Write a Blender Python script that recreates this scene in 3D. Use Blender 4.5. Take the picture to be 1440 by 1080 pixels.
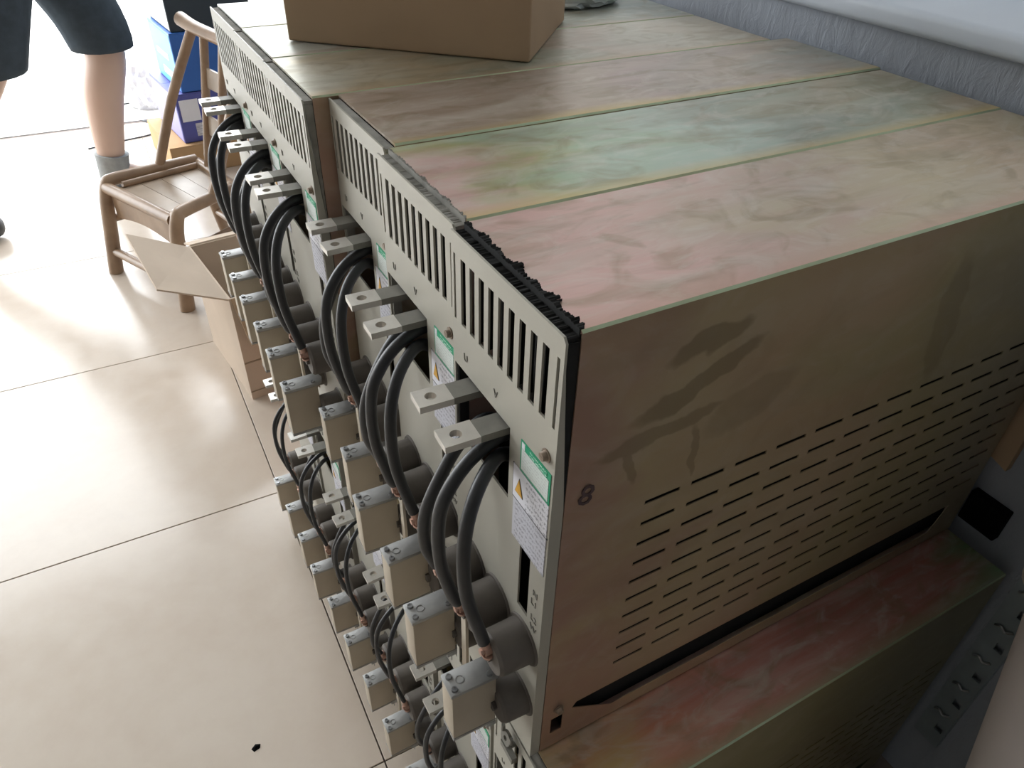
import bpy, bmesh, math, random
from mathutils import Vector, Matrix
random.seed(7)
scene = bpy.context.scene
for o in list(bpy.data.objects):
    bpy.data.objects.remove(o)

# ------------------------------------------------------------------ camera
S = 0.44                       # height of one cabinet in metres
cam_d = bpy.data.cameras.new('camera')
cam = bpy.data.objects.new('camera', cam_d)
scene.collection.objects.link(cam)
_R = Vector((0.8770928, -0.4795422, 0.0273397))
_U = Vector((0.2756942, 0.5492265, 0.7888871))
_F = Vector((0.3933204, 0.6843898, -0.6139296))
cam.matrix_world = Matrix(((_R.x, _U.x, -_F.x, -0.18606),
                           (_R.y, _U.y, -_F.y, -0.25354),
                           (_R.z, _U.z, -_F.z, 1.09663),
                           (0, 0, 0, 1)))
cam_d.sensor_width = 36.0
cam_d.lens = 1038.92 / 1440 * 36
cam_d.clip_start = 0.02
scene.camera = cam

# ------------------------------------------------------------------ sky and exposure
world = bpy.data.worlds.new('overcast_sky')
scene.world = world
world.use_nodes = True
bg = world.node_tree.nodes['Background']
bg.inputs[0].default_value = (0.93, 0.97, 1.0, 1)
bg.inputs[1].default_value = 11.0
vs = scene.view_settings
vs.view_transform = 'Standard'
vs.look = 'None'
vs.gamma = 1.0
vs.exposure = -0.35
vs.use_curve_mapping = False

DOOR_Y = 3.3        # the wide doorway at the far end of the room
portal_d = bpy.data.lights.new('doorway_portal', 'AREA')
portal_d.shape = 'RECTANGLE'
portal_d.size, portal_d.size_y = 3.9, 2.5
portal_d.cycles.is_portal = True
portal = bpy.data.objects.new('doorway_portal', portal_d)
portal.location = (-1.36, DOOR_Y + 0.05, 1.25)
portal.rotation_euler = (math.radians(-90), 0, 0)
scene.collection.objects.link(portal)

# ------------------------------------------------------------------ materials
MATS = {}
def new_mat(name):
    m = bpy.data.materials.new(name)
    m.use_nodes = True
    nt = m.node_tree
    return m, nt, nt.nodes['Principled BSDF']

def N(nt, kind, **kw):
    n = nt.nodes.new(kind)
    for k, v in kw.items():
        if k in n.inputs:
            n.inputs[k].default_value = v
        else:
            setattr(n, k, v)
    return n

def ramp(nt, fac, stops):
    r = nt.nodes.new('ShaderNodeValToRGB')
    el = r.color_ramp.elements
    while len(el) < len(stops):
        el.new(0.5)
    for e, (p, c) in zip(el, stops):
        e.position = p
        e.color = tuple(c) + ((1,) if len(c) == 3 else ())
    nt.links.new(fac, r.inputs[0])
    return r.outputs[0]

def mixc(nt, fac, a, b, mode='MIX'):
    m = nt.nodes.new('ShaderNodeMix')
    m.data_type = 'RGBA'
    m.blend_type = mode
    for sock, v in ((m.inputs[0], fac), (m.inputs[6], a), (m.inputs[7], b)):
        if hasattr(v, 'is_output'):
            nt.links.new(v, sock)
        elif isinstance(v, (int, float)):
            sock.default_value = v
        else:
            sock.default_value = tuple(v) + (1,)
    return m.outputs[2]

def noise(nt, vec, scale, detail=4, rough=0.55, dist=0.0):
    n = N(nt, 'ShaderNodeTexNoise', Scale=scale, Detail=detail, Roughness=rough, Distortion=dist)
    if vec is not None:
        nt.links.new(vec, n.inputs['Vector'])
    return n.outputs['Fac']

def obj_co(nt, scale=(1, 1, 1), rand=False, loc=(0, 0, 0)):
    tc = nt.nodes.new('ShaderNodeTexCoord')
    mp = N(nt, 'ShaderNodeMapping')
    mp.inputs['Scale'].default_value = scale
    mp.inputs['Location'].default_value = loc
    nt.links.new(tc.outputs['Object'], mp.inputs['Vector'])
    out = mp.outputs[0]
    if rand:
        oi = nt.nodes.new('ShaderNodeObjectInfo')
        mul = N(nt, 'ShaderNodeMath', operation='MULTIPLY')
        mul.inputs[1].default_value = 37.0
        nt.links.new(oi.outputs['Random'], mul.inputs[0])
        ad = N(nt, 'ShaderNodeVectorMath', operation='ADD')
        nt.links.new(out, ad.inputs[0])
        nt.links.new(mul.outputs[0], ad.inputs[1])
        out = ad.outputs[0]
    return out

def bump(nt, bsdf, fac, strength, dist=0.002):
    b = N(nt, 'ShaderNodeBump', Strength=strength, Distance=dist)
    nt.links.new(fac, b.inputs['Height'])
    nt.links.new(b.outputs[0], bsdf.inputs['Normal'])

def mat(name, col, rough=0.5, metal=0.0, var=0.0, vscale=8.0, bmp=0.0, bscale=60.0, spec=0.5, rand=True, tint=None):
    """plain procedural material: a colour, mottled by noise, with fine relief"""
    if name in MATS:
        return MATS[name]
    m, nt, b = new_mat(name)
    b.inputs['Roughness'].default_value = rough
    b.inputs['Metallic'].default_value = metal
    b.inputs['Specular IOR Level'].default_value = spec
    co = obj_co(nt, rand=rand)
    dark = tint if tint else tuple(c * (1 - var) for c in col)
    f = noise(nt, co, vscale)
    c = ramp(nt, f, [(0.35, dark), (0.65, col)])
    nt.links.new(c, b.inputs['Base Color'])
    if bmp:
        bump(nt, b, noise(nt, co, bscale, 3), bmp)
    MATS[name] = m
    return m

def chromate(name, cols, loc=(0, 0, 0), near=None, stain=None, axis='X', length=0.56, brush=1.0):
    """yellow-passivated zinc sheet: iridescent colour bands that drift along the sheet, brushed streaks, dull smears"""
    m, nt, b = new_mat(name)
    b.inputs['Metallic'].default_value = 0.5
    tc = nt.nodes.new('ShaderNodeTexCoord')
    sep = nt.nodes.new('ShaderNodeSeparateXYZ')
    nt.links.new(tc.outputs['Object'], sep.inputs[0])
    big = noise(nt, obj_co(nt, (5, 11, 7), loc=loc), 1.0, 4, 0.55, 0.5)
    pos = N(nt, 'ShaderNodeMath', operation='DIVIDE'); pos.inputs[1].default_value = length
    nt.links.new(sep.outputs[axis], pos.inputs[0])
    wob = N(nt, 'ShaderNodeMath', operation='MULTIPLY_ADD'); wob.inputs[1].default_value = 0.9; wob.inputs[2].default_value = -0.45
    nt.links.new(big, wob.inputs[0])
    sm_ = N(nt, 'ShaderNodeMath', operation='ADD')
    nt.links.new(pos.outputs[0], sm_.inputs[0]); nt.links.new(wob.outputs[0], sm_.inputs[1])
    c1 = ramp(nt, sm_.outputs[0], [(i / (len(cols) - 1), c) for i, c in enumerate(cols)])
    # brushed streaks along the sheet
    st = noise(nt, obj_co(nt, (5, 46, 30), loc=loc), 1.0, 6, 0.62, 0.7)
    s2 = ramp(nt, st, [(0.42, (0, 0, 0)), (0.72, (0.42 * brush,) * 3)])
    c2 = mixc(nt, s2, c1, (0.60, 0.57, 0.50))
    d2 = ramp(nt, noise(nt, obj_co(nt, (7, 40, 26), loc=(loc[0] + 8, loc[1], loc[2])), 1.0, 5, 0.6, 0.9), [(0.50, (0, 0, 0)), (0.78, (0.45 * brush,) * 3)])
    c2 = mixc(nt, d2, c2, (0.26, 0.22, 0.15))
    # dull finger smears
    sm = noise(nt, obj_co(nt, (16, 24, 22), loc=(loc[0] + 3, loc[1], loc[2])), 1.0, 3, 0.5, 1.6)
    s3 = ramp(nt, sm, [(0.52, (0, 0, 0)), (0.70, (0.46 * brush,) * 3)])
    c3 = mixc(nt, s3, c2, (0.26, 0.20, 0.11))
    # pale wiped swirls
    sw = noise(nt, obj_co(nt, (13, 26, 20), loc=(loc[0] - 5, loc[1] + 2, loc[2])), 1.0, 4, 0.6, 2.6)
    c3 = mixc(nt, ramp(nt, sw, [(0.50, (0, 0, 0)), (0.74, (0.42 * brush,) * 3)]), c3, (0.62, 0.59, 0.53))
    if near is not None:                     # coloured bloom beside the near fold
        mr = N(nt, 'ShaderNodeMath', operation='DIVIDE'); mr.inputs[1].default_value = 0.022
        nt.links.new(sep.outputs['Y'], mr.inputs[0])
        e = N(nt, 'ShaderNodeMath', operation='ADD'); nt.links.new(mr.outputs[0], e.inputs[0]); nt.links.new(wob.outputs[0], e.inputs[1])
        k = ramp(nt, e.outputs[0], [(0.0, (0.75,) * 3), (0.8, (0, 0, 0))])
        c3 = mixc(nt, k, c3, near)
    if stain is not None:                    # one big hand-wiped patch
        nz = N(nt, 'ShaderNodeTexNoise', Scale=34.0, Detail=3.0)
        nt.links.new(tc.outputs['Object'], nz.inputs['Vector'])
        off = N(nt, 'ShaderNodeVectorMath', operation='MULTIPLY_ADD')
        off.inputs[1].default_value = (0.022, 0, 0.022); off.inputs[2].default_value = (-0.011, 0, -0.011)
        nt.links.new(nz.outputs['Color'], off.inputs[0])
        wv = N(nt, 'ShaderNodeVectorMath', operation='ADD')
        nt.links.new(tc.outputs['Object'], wv.inputs[0]); nt.links.new(off.outputs[0], wv.inputs[1])
        acc = None
        for (xa, za, xb, zb, wd, st_) in stain:
            mp = N(nt, 'ShaderNodeMapping', vector_type='TEXTURE')
            mp.inputs['Location'].default_value = ((xa + xb) / 2, 0, (za + zb) / 2)
            mp.inputs['Rotation'].default_value = (0, -math.atan2(zb - za, xb - xa), 0)
            mp.inputs['Scale'].default_value = (math.hypot(xb - xa, zb - za) / 2 + wd, 1e4, wd)
            nt.links.new(wv.outputs[0], mp.inputs['Vector'])
            ln = N(nt, 'ShaderNodeVectorMath', operation='LENGTH'); nt.links.new(mp.outputs[0], ln.inputs[0])
            k = ramp(nt, ln.outputs['Value'], [(0.80, (st_,) * 3), (1.0, (0, 0, 0))])
            if acc is None:
                acc = k
            else:
                mx = N(nt, 'ShaderNodeMath', operation='MAXIMUM')
                nt.links.new(acc, mx.inputs[0]); nt.links.new(k, mx.inputs[1]); acc = mx.outputs[0]
        c3 = mixc(nt, acc, c3, (0.15, 0.11, 0.05))
    nt.links.new(c3, b.inputs['Base Color'])
    nt.links.new(ramp(nt, st, [(0.3, (0.36,) * 3), (0.7, (0.50,) * 3)]), b.inputs['Roughness'])
    bump(nt, b, noise(nt, obj_co(nt, (4, 30, 30)), 6, 3), 0.05)
    return m

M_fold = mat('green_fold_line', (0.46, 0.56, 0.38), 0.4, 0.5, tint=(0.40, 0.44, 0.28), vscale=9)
PINK = (0.60, 0.40, 0.36); KHAKI = (0.50, 0.42, 0.28); GREEN = (0.36, 0.46, 0.32)
OLIVE = (0.42, 0.38, 0.20); GOLD = (0.58, 0.45, 0.20); MINT = (0.44, 0.54, 0.44); BROWN = (0.40, 0.31, 0.24)
STEEL = (0.46, 0.46, 0.42)

M_plate = mat('powder_coat_grey', (0.42, 0.40, 0.34), 0.45, 0, tint=(0.36, 0.345, 0.295), vscale=5, bmp=0.03, bscale=300)
M_gasket = mat('black_foam', (0.012, 0.012, 0.012), 0.95, 0, 0.4, 60)
M_dust = mat('dusty_seal', (0.30, 0.29, 0.26), 0.9, 0, 0.3, 60)
M_core = mat('interior_shade', (0.012, 0.011, 0.010), 0.9, 0, 0.5, 20)
M_tin = mat('tinned_copper', (0.66, 0.63, 0.58), 0.4, 0.5, 0.18, 40)
M_sleeve = mat('dull_grey_bar', (0.26, 0.25, 0.22), 0.6, 0.3, 0.25, 30)
M_ins = mat('brown_grey_insulator', (0.14, 0.122, 0.105), 0.7, 0, tint=(0.09, 0.078, 0.068), vscale=18, bmp=0.1, bscale=120)
M_cable = mat('black_rubber', (0.030, 0.032, 0.036), 0.42, 0, 0.3, 25)
M_copper = mat('bare_copper', (0.62, 0.40, 0.32), 0.45, 0.6, 0.25, 60)
M_ceramic = mat('tan_ceramic', (0.47, 0.41, 0.32), 0.55, 0, tint=(0.41, 0.345, 0.265), vscale=10, bmp=0.05, bscale=150)
M_fplate = mat('dusty_zinc', (0.40, 0.40, 0.39), 0.5, 0.4, 0.28, 30, 0.1, 150)
M_screw = mat('steel_screw', (0.45, 0.46, 0.47), 0.35, 0.9, 0.4, 80)
M_strip = mat('tan_busbar', (0.55, 0.49, 0.40), 0.5, 0.2, 0.2, 20)
M_black = mat('black_plastic', (0.006, 0.006, 0.006), 0.95, 0, 0.4, 20, spec=0.1)
M_card = mat('brown_cardboard', (0.42, 0.30, 0.195), 0.85, 0, 0.1, 6, 0.06, 200, 0.2)
M_card2 = mat('pale_cardboard', (0.60, 0.49, 0.39), 0.85, 0, 0.1, 6, 0.06, 200, 0.2)
M_card_in = mat('cardboard_inside', (0.30, 0.24, 0.17), 0.9, 0, 0.15, 6, 0, 60, 0.2)
M_bamboo = mat('varnished_bamboo', (0.38, 0.26, 0.17), 0.32, 0, tint=(0.27, 0.175, 0.11), vscale=14)
M_slat = mat('pale_bamboo_slat', (0.42, 0.33, 0.25), 0.28, 0, tint=(0.31, 0.235, 0.17), vscale=9)
M_skin = mat('skin', (0.64, 0.46, 0.37), 0.5, 0, 0.05, 6)
M_shorts = mat('navy_cotton', (0.065, 0.085, 0.105), 0.9, 0, 0.2, 30, 0.15, 300, 0.1)
M_shirt = mat('grey_cotton', (0.32, 0.34, 0.36), 0.9, 0, 0.12, 30, 0.1, 300, 0.1)
M_sock = mat('grey_sock', (0.36, 0.38, 0.38), 0.95, 0, 0.15, 50, 0.3, 300, 0.1)
M_shoe = mat('dark_shoe', (0.10, 0.105, 0.11), 0.6, 0, 0.3, 30)
M_hair = mat('black_hair', (0.012, 0.010, 0.009), 0.5, 0, 0.4, 60, 0.4, 200)
M_white = mat('white_paper', (0.82, 0.82, 0.86), 0.5, 0, 0.04, 20)
M_ink = mat('grey_ink', (0.10, 0.10, 0.11), 0.7, 0, 0.2, 20)
M_yellow = mat('warning_yellow', (0.80, 0.42, 0.04), 0.5, 0, 0.1, 20)
M_green = mat('label_green', (0.02, 0.33, 0.17), 0.45, 0, 0.1, 20)
M_blue = mat('blue_printed_carton', (0.03, 0.14, 0.48), 0.45, 0, 0.15, 5)
M_cyan = mat('sky_blue_lit_tone', (0.04, 0.42, 0.85), 0.4, 0, 0.15, 6)  # lit tone of the blue carton's left face
M_violet = mat('violet_blue_carton', (0.09, 0.10, 0.36), 0.5, 0, 0.2, 6)
M_dark = mat('dark_slate_carton', (0.028, 0.042, 0.055), 0.6, 0, 0.2, 6)
M_bag = mat('white_plastic_bag', (0.80, 0.81, 0.82), 0.3, 0, 0.08, 8)
M_bracket = mat('galvanised_steel', (0.30, 0.36, 0.40), 0.45, 0.6, 0.2, 14, 0.05, 120)
M_roll = mat('pale_foam_roll', (0.66, 0.60, 0.58), 0.8, 0, tint=(0.58, 0.54, 0.54), vscale=3, bmp=0.05, bscale=60)
M_whitewall = mat('white_paint', (0.78, 0.79, 0.80), 0.5, 0, 0.03, 3, rand=False)
M_sill = mat('white_stone_sill', (0.50, 0.55, 0.62), 0.45, 0, 0.05, 4, rand=False)
M_grout = mat('grey_grout', (0.17, 0.14, 0.12), 0.9, 0, 0.2, 30, rand=False)

def plaster(name, col):
    m, nt, b = new_mat(name)
    b.inputs['Roughness'].default_value = 0.9
    co = obj_co(nt)
    f = noise(nt, co, 6, 5)
    nt.links.new(ramp(nt, f, [(0.3, tuple(c * 0.86 for c in col)), (0.7, col)]), b.inputs['Base Color'])
    bump(nt, b, noise(nt, obj_co(nt, (1, 1.0, 0.45)), 60, 5, 0.65, 0.8), 0.55, 0.004)
    return m
M_plaster = plaster('rough_grey_plaster', (0.32, 0.35, 0.40))
M_drab = mat('drab_paint', (0.22, 0.21, 0.20), 0.8, 0, 0.05, 2, rand=False)
M_leftwall = mat('dull_cream_paint', (0.46, 0.45, 0.43), 0.8, 0, 0.04, 2, rand=False)
M_ceiling = mat('ceiling_white', (0.50, 0.50, 0.49), 0.8, 0, 0.03, 2, rand=False)

def tile_mat():
    m, nt, b = new_mat('cream_polished_tile')
    co = obj_co(nt, rand=True)
    f1 = noise(nt, co, 5, 6, 0.6, 0.8)
    c1 = ramp(nt, f1, [(0.3, (0.57, 0.485, 0.405)), (0.52, (0.60, 0.52, 0.44)), (0.75, (0.62, 0.545, 0.465))])
    f2 = noise(nt, co, 26, 4, 0.6)
    c2 = mixc(nt, 0.12, c1, ramp(nt, f2, [(0.35, (0.52, 0.42, 0.33)), (0.6, (0.66, 0.57, 0.48))]))
    nt.links.new(c2, b.inputs['Base Color'])
    nt.links.new(ramp(nt, f2, [(0.3, (0.16,) * 3), (0.7, (0.24,) * 3)]), b.inputs['Roughness'])
    return m
M_tile = tile_mat()

def print_mat(name, paper, ink, rows, start):
    """rows of illegible small print on paper"""
    m, nt, b = new_mat(name)
    b.inputs['Roughness'].default_value = 0.5
    tc = nt.nodes.new('ShaderNodeTexCoord')
    sep = nt.nodes.new('ShaderNodeSeparateXYZ')
    nt.links.new(tc.outputs['Generated'], sep.inputs[0])
    mu = N(nt, 'ShaderNodeMath', operation='MULTIPLY'); mu.inputs[1].default_value = rows
    nt.links.new(sep.outputs['Z'], mu.inputs[0])
    fr = N(nt, 'ShaderNodeMath', operation='FRACT'); nt.links.new(mu.outputs[0], fr.inputs[0])
    row = N(nt, 'ShaderNodeMath', operation='LESS_THAN'); row.inputs[1].default_value = 0.5
    nt.links.new(fr.outputs[0], row.inputs[0])
    st = N(nt, 'ShaderNodeMath', operation='LESS_THAN'); st.inputs[1].default_value = start
    nt.links.new(sep.outputs['Y'], st.inputs[0])
    mp = N(nt, 'ShaderNodeMapping'); mp.inputs['Scale'].default_value = (1, 26, rows * 2.0)
    nt.links.new(tc.outputs['Generated'], mp.inputs['Vector'])
    nz = noise(nt, mp.outputs[0], 1.0, 2)
    th = N(nt, 'ShaderNodeMath', operation='GREATER_THAN'); th.inputs[1].default_value = 0.5
    nt.links.new(nz, th.inputs[0])
    a = N(nt, 'ShaderNodeMath', operation='MULTIPLY'); nt.links.new(row.outputs[0], a.inputs[0]); nt.links.new(th.outputs[0], a.inputs[1])
    a2 = N(nt, 'ShaderNodeMath', operation='MULTIPLY'); nt.links.new(a.outputs[0], a2.inputs[0]); nt.links.new(st.outputs[0], a2.inputs[1])
    nt.links.new(mixc(nt, a2.outputs[0], paper, ink), b.inputs['Base Color'])
    return m
M_print1 = print_mat('small_print_white', (0.80, 0.80, 0.86), (0.42, 0.42, 0.47), 6, 0.62)
M_print2 = print_mat('small_print_lilac', (0.60, 0.60, 0.66), (0.36, 0.36, 0.41), 8, 0.93)
M_print3 = print_mat('small_print_mint', (0.66, 0.72, 0.69), (0.54, 0.58, 0.56), 7, 0.95)
M_wordmark = print_mat('white_wordmark', (0.02, 0.33, 0.17), (0.55, 0.75, 0.65), 1.6, 0.8)

# ------------------------------------------------------------------ mesh builder
class MB:
    def __init__(self):
        self.v, self.f = [], []
    def add(self, verts, faces):
        o = len(self.v)
        self.v += [tuple(p) for p in verts]
        self.f += [tuple(i + o for i in fc) for fc in faces]
        return self
    def box(self, x0, x1, y0, y1, z0, z1):
        v = [(x, y, z) for x in (x0, x1) for y in (y0, y1) for z in (z0, z1)]
        return self.add(v, [(0, 1, 3, 2), (4, 6, 7, 5), (0, 4, 5, 1), (2, 3, 7, 6), (0, 2, 6, 4), (1, 5, 7, 3)])
    def prism(self, poly, axis, a0, a1):
        """extrude a 2-D polygon along an axis (0: poly is y,z  1: x,z  2: x,y)"""
        def mk(p, a):
            return {0: (a, p[0], p[1]), 1: (p[0], a, p[1]), 2: (p[0], p[1], a)}[axis]
        n = len(poly)
        v = [mk(p, a0) for p in poly] + [mk(p, a1) for p in poly]
        f = [tuple(range(n)), tuple(range(2 * n - 1, n - 1, -1))]
        f += [(i, n + i, n + (i + 1) % n, (i + 1) % n) for i in range(n)]
        return self.add(v, f)
    def cyl(self, p0, p1, r0, r1=None, seg=20, cap=True):
        r1 = r0 if r1 is None else r1
        p0, p1 = Vector(p0), Vector(p1)
        a = (p1 - p0).normalized()
        u = a.orthogonal().normalized(); w = a.cross(u)
        v = []
        for p, r in ((p0, r0), (p1, r1)):
            v += [p + r * (math.cos(t) * u + math.sin(t) * w) for t in (2 * math.pi * i / seg for i in range(seg))]
        f = [(i, (i + 1) % seg, seg + (i + 1) % seg, seg + i) for i in range(seg)]
        if cap:
            f += [tuple(range(seg - 1, -1, -1)), tuple(range(seg, 2 * seg))]
        return self.add(v, f)
    def ring(self, c, axis, ri, ro, h, seg=20):
        """flat washer"""
        c = Vector(c); a = Vector(axis).normalized()
        u = a.orthogonal().normalized(); w = a.cross(u)
        v = []
        for r, k in ((ri, 0), (ro, 0), (ro, h), (ri, h)):
            v += [c + a * k + r * (math.cos(t) * u + math.sin(t) * w) for t in (2 * math.pi * i / seg for i in range(seg))]
        f = []
        for b in range(4):
            for i in range(seg):
                j = (i + 1) % seg; n = (b + 1) % 4
                f.append((b * seg + i, b * seg + j, n * seg + j, n * seg + i))
        return self.add(v, f)
    def tube(self, pts, r, seg=10, sub=5):
        """round tube through points (Catmull-Rom); r a number or a list per point"""
        P = [Vector(p) for p in pts]
        rr = r if isinstance(r, (list, tuple)) else [r] * len(P)
        path, rad = [], []
        for i in range(len(P) - 1):
            a = P[max(i - 1, 0)]; b = P[i]; c = P[i + 1]; d = P[min(i + 2, len(P) - 1)]
            for s in range(sub):
                t = s / sub
                path.append(0.5 * ((2 * b) + (c - a) * t + (2 * a - 5 * b + 4 * c - d) * t * t + (3 * b - a - 3 * c + d) * t ** 3))
                rad.append(rr[i] + (rr[i + 1] - rr[i]) * t)
        path.append(P[-1]); rad.append(rr[-1])
        v, f = [], []
        u = None
        for i, p in enumerate(path):
            tg = (path[min(i + 1, len(path) - 1)] - path[max(i - 1, 0)]).normalized()
            u = tg.orthogonal().normalized() if u is None else (u - tg * u.dot(tg)).normalized()
            w = tg.cross(u)
            v += [p + rad[i] * (math.cos(2 * math.pi * k / seg) * u + math.sin(2 * math.pi * k / seg) * w) for k in range(seg)]
        for i in range(len(path) - 1):
            for k in range(seg):
                k2 = (k + 1) % seg
                f.append((i * seg + k, i * seg + k2, (i + 1) * seg + k2, (i + 1) * seg + k))
        f += [tuple(range(seg - 1, -1, -1)), tuple((len(path) - 1) * seg + k for k in range(seg))]
        return self.add(v, f)
    def mesh(self, name, m, smooth=False, bevel=0.0, scale=1.0, bseg=2):
        me = bpy.data.meshes.new(name)
        me.from_pydata([(a * scale, b * scale, c * scale) for a, b, c in self.v], [], self.f)
        bm = bmesh.new(); bm.from_mesh(me)
        if bevel:
            bmesh.ops.remove_doubles(bm, verts=bm.verts, dist=1e-6)
        bmesh.ops.recalc_face_normals(bm, faces=bm.faces)
        if bevel:
            ed = [e for e in bm.edges if len(e.link_faces) == 2 and e.calc_face_angle(0) > 0.7]
            bmesh.ops.bevel(bm, geom=ed, offset=bevel, segments=bseg, affect='EDGES', profile=0.5)
        bm.to_mesh(me); bm.free()
        if smooth:
            for p in me.polygons:
                p.use_smooth = True
            if hasattr(me, 'set_sharp_from_angle'):
                me.set_sharp_from_angle(angle=math.radians(40))
        me.materials.append(m)
        return me

def link(name, me, parent=None, loc=(0, 0, 0), rot=(0, 0, 0)):
    o = bpy.data.objects.new(name, me)
    scene.collection.objects.link(o)
    o.parent = parent
    o.location = loc
    o.rotation_euler = rot
    return o

def tag(o, label=None, cat=None, group=None, kind=None):
    for k, v in (('label', label), ('category', cat), ('group', group), ('kind', kind)):
        if v:
            o[k] = v
    return o

def thing(name, label, cat, loc=(0, 0, 0), rotz=0.0, group=None):
    o = link(name, None, None, loc, (0, 0, rotz))
    return tag(o, label, cat, group)

# ------------------------------------------------------------------ the room
WX = 0.58            # face of the plastered wall behind the cabinets
X0, Y0, ZC = -3.3, -4.6, 2.75
fl = tag(link('floor', MB().box(X0, WX + 0.3, Y0, DOOR_Y, -0.06, -0.004).mesh('floor', M_grout)), kind='structure')
tile_me = MB().box(0, 0.598, 0, 0.598, -0.0035, 0).mesh('floor_tile', M_tile, bevel=0.0006, bseg=1)
ang = math.radians(-0.6)
gx, gy = -0.0708, 0.869
for i in range(-6, 2):
    for j in range(-10, 5):
        # tiles laid square, the grid a touch off the line of the cabinets
        px, py = i * 0.6 + 0.001, j * 0.6 + 0.001
        wx = gx + px * math.cos(ang) - py * math.sin(ang)
        wy = gy + px * math.sin(ang) + py * math.cos(ang)
        if wy < Y0 - 0.3 or wx + 0.6 > WX + 0.33 or wy + 0.6 > DOOR_Y + 0.1:
            continue
        link('floor_tile', tile_me, fl, (wx, wy, 0), (0, 0, ang))
tag(link('ground', MB().box(-9, 9, DOOR_Y + 0.01, 16, -0.08, -0.002).mesh('ground', mat('pale_concrete', (0.6, 0.58, 0.55), 0.7, 0, 0.1, 2, rand=False))), kind='structure')

tag(link('wall_right', MB().box(WX, WX + 0.3, Y0, DOOR_Y, -0.05, 0.924).mesh('wall_right', M_plaster)), kind='structure')
tag(link('trim_1', MB().box(WX - 0.012, WX + 0.3, Y0, DOOR_Y - 0.3, 0.924, 0.948).mesh('trim_1', M_sill, smooth=True, bevel=0.008, bseg=4)), kind='structure')
wu = MB()
wu.box(WX, WX + 0.3, 2.6, DOOR_Y, 0.948, ZC)
wu.box(WX, WX + 0.3, Y0, -1.4, 0.948, ZC)
wu.box(WX, WX + 0.3, -1.4, 2.6, 2.3, ZC)
tag(link('wall_right_upper', wu.mesh('wall_right_upper', M_whitewall)), kind='structure')
win = tag(link('window_1', MB().box(WX + 0.25, WX + 0.3, -1.4, 2.6, 0.948, 2.3).mesh('window_1', M_whitewall)), kind='structure')
fr = MB()
for a in (-1.4, -0.42, 0.57, 1.56, 2.55):
    fr.box(WX + 0.215, WX + 0.25, a, a + 0.05, 1.0, 2.25)
fr.box(WX + 0.215, WX + 0.25, -1.4, 2.6, 0.948, 1.0)
fr.box(WX + 0.215, WX + 0.25, -1.4, 2.6, 2.25, 2.3)
link('window_frame', fr.mesh('window_frame', M_sill), win)
tag(link('wall_left', MB().box(X0 - 0.15, X0, Y0, DOOR_Y, -0.05, ZC).mesh('wall_left', M_leftwall)), kind='structure')
tag(link('wall_near', MB().box(X0 - 0.15, WX + 0.3, Y0 - 0.15, Y0, -0.05, ZC).mesh('wall_near', M_drab)), kind='structure')
tag(link('ceiling', MB().box(X0 - 0.15, WX + 0.3, Y0 - 0.15, DOOR_Y, ZC, ZC + 0.15).mesh('ceiling', M_ceiling)), kind='structure')
tag(link('wall_far', MB().box(X0, WX, DOOR_Y - 0.1, DOOR_Y, 2.5, ZC).mesh('wall_far', M_whitewall)), kind='structure')

# ------------------------------------------------------------------ power cabinets
W, D = 0.314, 1.26           # in cabinet heights
PF, PB = -0.022, -0.0185      # front plate faces

def housing_mesh(m):
    b = MB()
    t = 0.005; c = 0.0035
    # top sheet with a folded near edge
    b.prism([(0, 1 - c), (c, 1), (W, 1), (W, 1 - t), (c + 0.003, 1 - t), (t, 1 - t - 0.002)], 0, 0.0, D)
    b.box(0, D, W - t, W, 0, 1 - t)                # far side
    b.box(D - t, D, t, W - t, 0, 1 - t)            # back
    b.box(0, D, t, W - t, 0, t)                    # base
    b.box(0, t, t, W - t, 0, 0.02)                 # front lip
    me = b.mesh('housing', m, scale=S)
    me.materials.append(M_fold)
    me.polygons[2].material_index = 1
    return me

def side_mesh(m):
    b = MB()
    t = 0.002
    def q(x0, x1, z0, z1):
        b.box(x0, x1, 0, t, z0, z1)
    q(0, D, 0, 0.04)
    # oblong hole by the front edge
    q(0, 0.020, 0.04, 0.125); q(0.020, 0.046, 0.105, 0.125); q(0.020, 0.046, 0.04, 0.052)
    # long floor-level cut-out with slanted ends
    b.prism([(0.046, 0.04), (0.165, 0.04), (0.066, 0.110), (0.075, 0.125), (0.046, 0.125)], 1, 0, t)
    b.prism([(1.15, 0.04), (D, 0.04), (D, 0.125), (1.185, 0.125)], 1, 0, t)
    q(0, D, 0.125, 0.1958)
    z0, pz, hz = 0.2, 0.0489, 0.0042
    for r in range(10):
        zc = z0 + r * pz
        x = 0.0
        for k in range(12):
            xs = 0.150 + 0.0912 * k
            q(x, xs, zc - hz, zc + hz)
            x = xs + 0.068
        q(x, D, zc - hz, zc + hz)
        top = zc + pz - hz if r < 9 else 0.9965
        q(0, D, zc + hz, top)
    return b.mesh('side_panel', m, scale=S)

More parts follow.
